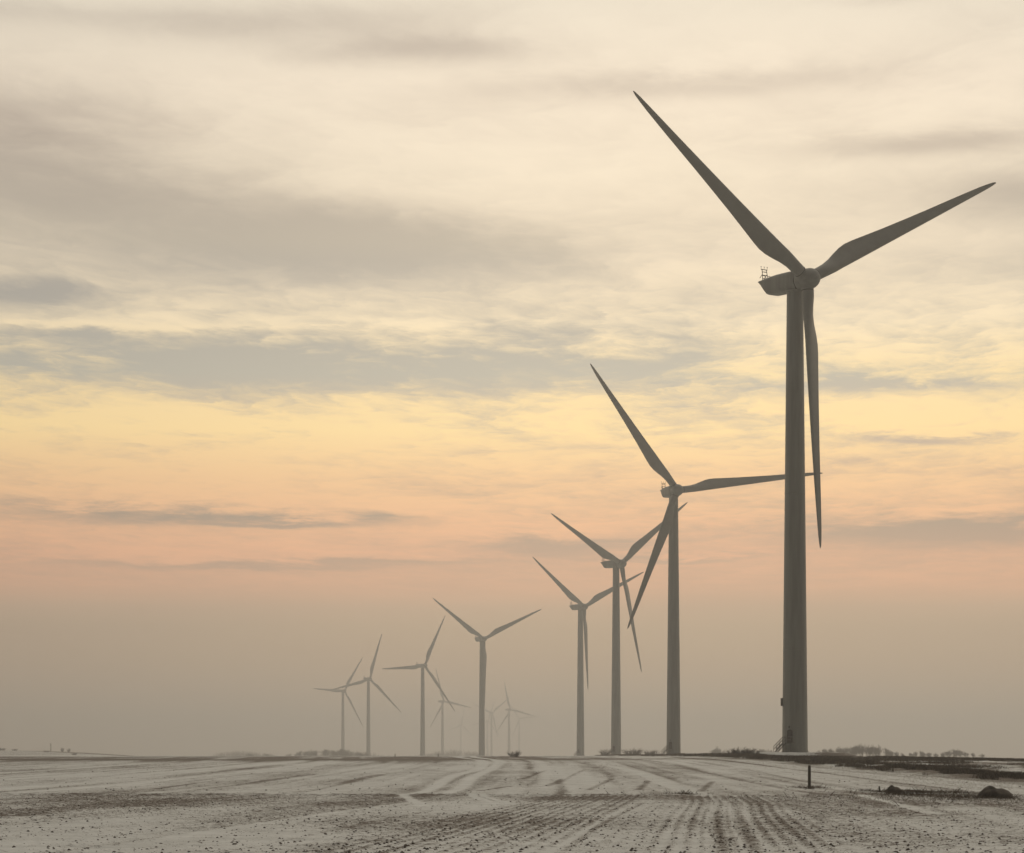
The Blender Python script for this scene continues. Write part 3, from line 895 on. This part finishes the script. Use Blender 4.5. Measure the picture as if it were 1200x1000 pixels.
# dark weeds of the verge, along the access track and over the rough ground
vx, vy = patchy(70000, 32, 40, 172, 1000, lambda x, y: np.exp(-((x - 35.0) / 2.8) ** 2) * sstep(.49, .60, fbm(x * .45, y * .09, 3) + .06 * np.exp(-((y - 310) / 80) ** 2)) * (np.hypot(x - 48, y - 426) > 13.0) * np.where(y > 410, 0.5, 1.0))
v1, f1 = blades(vx, vy, rng.uniform(.08, .45, len(vx)) * (1 + (vy > 380) * .25), rng.uniform(.012, .035, len(vx)) * (1 + vy / 400), .6)
rx_, ry_ = patchy(150000, 36, 92, 165, 400, lambda x, y: sstep(.38, .55, fbm(x * .10, y * .03, 4)) * (x < y * .3) * (np.hypot(x - 48, y - 426) > 12))
v2, f2 = blades(rx_, ry_, rng.uniform(.08, .42, len(rx_)), rng.uniform(.015, .045, len(rx_)), .7)
o = link_mesh('verge_weeds', np_mesh('verge_weeds', np.concatenate([v1, v2]), np.concatenate([f1, f2 + len(v1)])), None, M['weed'])
tag(o, 'dark dead weeds along the verge and over the rough ground', 'weeds', kind='stuff')
# frosted straw along the snowy strip in front of the verge
sx_, sy_ = patchy(26000, 24, 34, 140, 420, lambda x, y: .25 + .6 * sstep(29, 32, x) * (x < 33.6))
v3, f3 = blades(sx_, sy_, rng.uniform(.03, .11, len(sx_)), rng.uniform(.010, .02, len(sx_)) * (1 + sy_ / 400), .8)
o = link_mesh('frosted_grass', np_mesh('frosted_grass', v3, f3), None, M['straw'])
tag(o, 'pale frosted grass on the snowy strip below the verge', 'grass', kind='stuff')
# weeds round the boulders, the post and the headland
cx, cy_ = [], []
for (u, Yc, su, sy, n) in [(1040, 130, .8, 4, 200), (1052, 127, .35, 1.5, 240), (1072, 130, .3, 1.2, 240), (1084, 127, .25, 1, 150), (1112, 126, .6, 2, 420), (1030, 133, .7, 3, 160), (1068, 119, .7, 2, 260), (1085, 116, 1.6, 6, 260), (1130, 112, 1.4, 5, 200), (1100, 104, 1.5, 4, 200), (950, 146, .5, 1.2, 260), (1150, 111, 1.6, 3, 500),
                           (806, 124, .25, .6, 120), (800, 126, .5, .8, 100), (960, 112, 2.5, 6, 220), (760, 122, 1.5, 1.2, 60)]:
    cx.append(rng.normal((u - CU) / FOC * Yc, su, int(n * 2.2))); cy_.append(rng.normal(Yc, sy, int(n * 2.2)))
cx = np.concatenate(cx); cy_ = np.concatenate(cy_)
v4, f4 = blades(cx, cy_, rng.uniform(.03, .18, len(cx)) * (1 + (rng.random(len(cx)) < .06) * .8), rng.uniform(.006, .014, len(cx)), .9)
o = link_mesh('boulder_weeds', np_mesh('boulder_weeds', v4, f4), None, M['weed'])
tag(o, 'dry weed tufts round the boulders and the wooden post', 'weeds', kind='stuff')

# soil clods breaking through the snow
def clods(n, x_of, y0, y1, s0, s1, thr):
    py = np.exp(rng.uniform(math.log(y0), math.log(y1), n)); px = rng.uniform(-.225, .225, n) * py
    c = soil_cover(px, py); k = rng.random(n) < 0.20 * sstep(thr - .15, thr + .5, c)
    px, py = px[k], py[k]; m = len(px)
    s = s0 + (s1 - s0) * rng.random(m) ** 3.2
    z = G(px, py) + relief(px, py)
    base = np.array([[1, 0, 0], [.3, .95, 0], [-.8, .6, 0], [-.8, -.6, 0], [.3, -.95, 0], [.1, 0, .8], [0, 0, -.5]])
    a = rng.random(m) * 6.283; jit = rng.uniform(.65, 1.3, (m, 7, 3)); b = base[None] * jit
    X_ = b[:, :, 0] * np.cos(a)[:, None] - b[:, :, 1] * np.sin(a)[:, None]; Y_ = b[:, :, 0] * np.sin(a)[:, None] + b[:, :, 1] * np.cos(a)[:, None]
    V = np.stack([px[:, None] + X_ * s[:, None], py[:, None] + Y_ * s[:, None], z[:, None] + (b[:, :, 2] * .8 + rng.uniform(-.2, .25, (m, 1))) * s[:, None]], -1).reshape(-1, 3)
    fc = np.array([[i, (i + 1) % 5, 5] for i in range(5)] + [[(i + 1) % 5, i, 6] for i in range(5)])
    F = (np.arange(m)[:, None, None] * 7 + fc[None]).reshape(-1, 3)
    return V, F


va, fa = clods(200000, None, 42, 122, .007, .048, .30)
vb, fb = clods(30000, None, 122, 330, .02, .08, .35)
o = link_mesh('soil_clods', np_mesh('soil_clods', np.concatenate([va, vb]), np.concatenate([fa, fb + len(va)]), True), None, M['clod'])
tag(o, 'dark soil clods scattered over the snowy plough land', 'clods', kind='stuff')


# ------------------------------------------------------------------ boulders, posts
def boulder(name, u, Y, size, seed, label, lumps):
    x = (u - CU) / FOC * Y
    rd = np.random.default_rng(seed)
    import bmesh
    bm = bmesh.new()
    bmesh.ops.create_icosphere(bm, subdivisions=4, radius=1.0)
    P = np.array([v.co[:] for v in bm.verts])
    top = np.zeros(len(P))
    for (lx, lw, lh) in lumps:
        top = np.maximum(top, lh * np.sqrt(np.clip(1 - ((P[:, 0] - lx) / lw) ** 2, 0, 1)))
    nn = 0.22 * (fbm(P[:, 0] * 2 + seed, P[:, 1] * 2 + P[:, 2] * 1.7, 4) - 0.5) + .10 * (fbm(P[:, 0] * 7 + seed, P[:, 1] * 7 + P[:, 2] * 6, 3) - .5)
    P = P * (1 + nn)[:, None]
    P[:, 2] = np.where(P[:, 2] > 0, P[:, 2] * np.clip(top, .12, 2), P[:, 2] * .3)
    P = P * np.array(size)
    for v, p in zip(bm.verts, P): v.co = p
    me = D.meshes.new(name); bm.to_mesh(me); bm.free(); me.shade_smooth()
    o = link_mesh(name, me, None, M['rock'])
    o.location = (x, Y, float(G(x, Y)) + .01)
    tag(o, label, 'boulder')
    return o


boulder('boulder', 1166, 111.5, (.82, .6, .56), 3, 'big rounded two-humped boulder lying near the right edge', [(-.35, .6, 1.0), (.45, .7, .78), (-.95, .4, .3)])
boulder('boulder', 1048, 131, (.42, .35, .34), 8, 'smaller pointed boulder among weeds left of the big one', [(-.45, .55, 1.1), (.3, .75, .72)])

# wooden post in the snow strip
x_, Y_ = (948.5 - CU) / FOC * 146, 146
root = empty('wooden_post', (x_, Y_, float(G(x_, Y_)))); tag(root, 'tall dark wooden post standing in the snow before the nearest turbine', 'post')
mb = MB(); mb.loft(lathe([(.095, -.4), (.09, .6), (.085, 1.2), (.078, 1.26), (.05, 1.28)], 12)); mb.build('post_shaft', M['wood'], root)
mb = MB(); mb.loft(lathe([(.097, .98), (.097, 1.02)], 12)); mb.build('wire_band', M['steel'], root)
x_, Y_ = (1030.5 - CU) / FOC * 131, 131
mb = MB(); mb.loft(lathe([(.045, -.2), (.042, .26), (.03, .28)], 9)); o = mb.build('wooden_stub', M['wood'], None); o.location = (x_, Y_, float(G(x_, Y_))); tag(o, 'short wooden stub in weeds left of the pointed boulder', 'post')
for u, lab in ((513.5, 'tiny stake on the snowy crest between two left turbines'), (463, 'tiny stake on the snowy crest under the level blade tip')):
    x_, Y_ = (u - CU) / FOC * 395, 395
    mb = MB(); mb.loft(lathe([(.05, -.3), (.05, .5), (.03, .53)], 8)); o = mb.build('field_stake', M['wood'], None); o.location = (x_, Y_, float(G(x_, Y_))); tag(o, lab, 'stake')


# ------------------------------------------------------------------ ground haze
def make_haze():
    mb = MB(); s = 9300
    mb.box((0, 0, (HAZE_TOP - 12) / 2), (2 * s, 2 * s, HAZE_TOP + 12))
    m = D.materials.new('winter_haze'); m.use_nodes = True; nt = m.node_tree; nt.nodes.clear()
    out = nt.nodes.new('ShaderNodeOutputMaterial'); vol = nt.nodes.new('ShaderNodeVolumePrincipled')
    vol.inputs['Color'].default_value = (*HAZE_COL, 1)
    vol.inputs['Density'].default_value = HAZE_D
    vol.inputs['Anisotropy'].default_value = HAZE_G
    nt.links.new(vol.outputs[0], out.inputs['Volume'])
    o = mb.build('haze', m)
    tag(o, 'pale winter haze lying over the whole field', 'haze', kind='stuff')


HAZE_COL = (0.543, 0.549, 0.550)
HAZE_G = 0.62
make_haze()
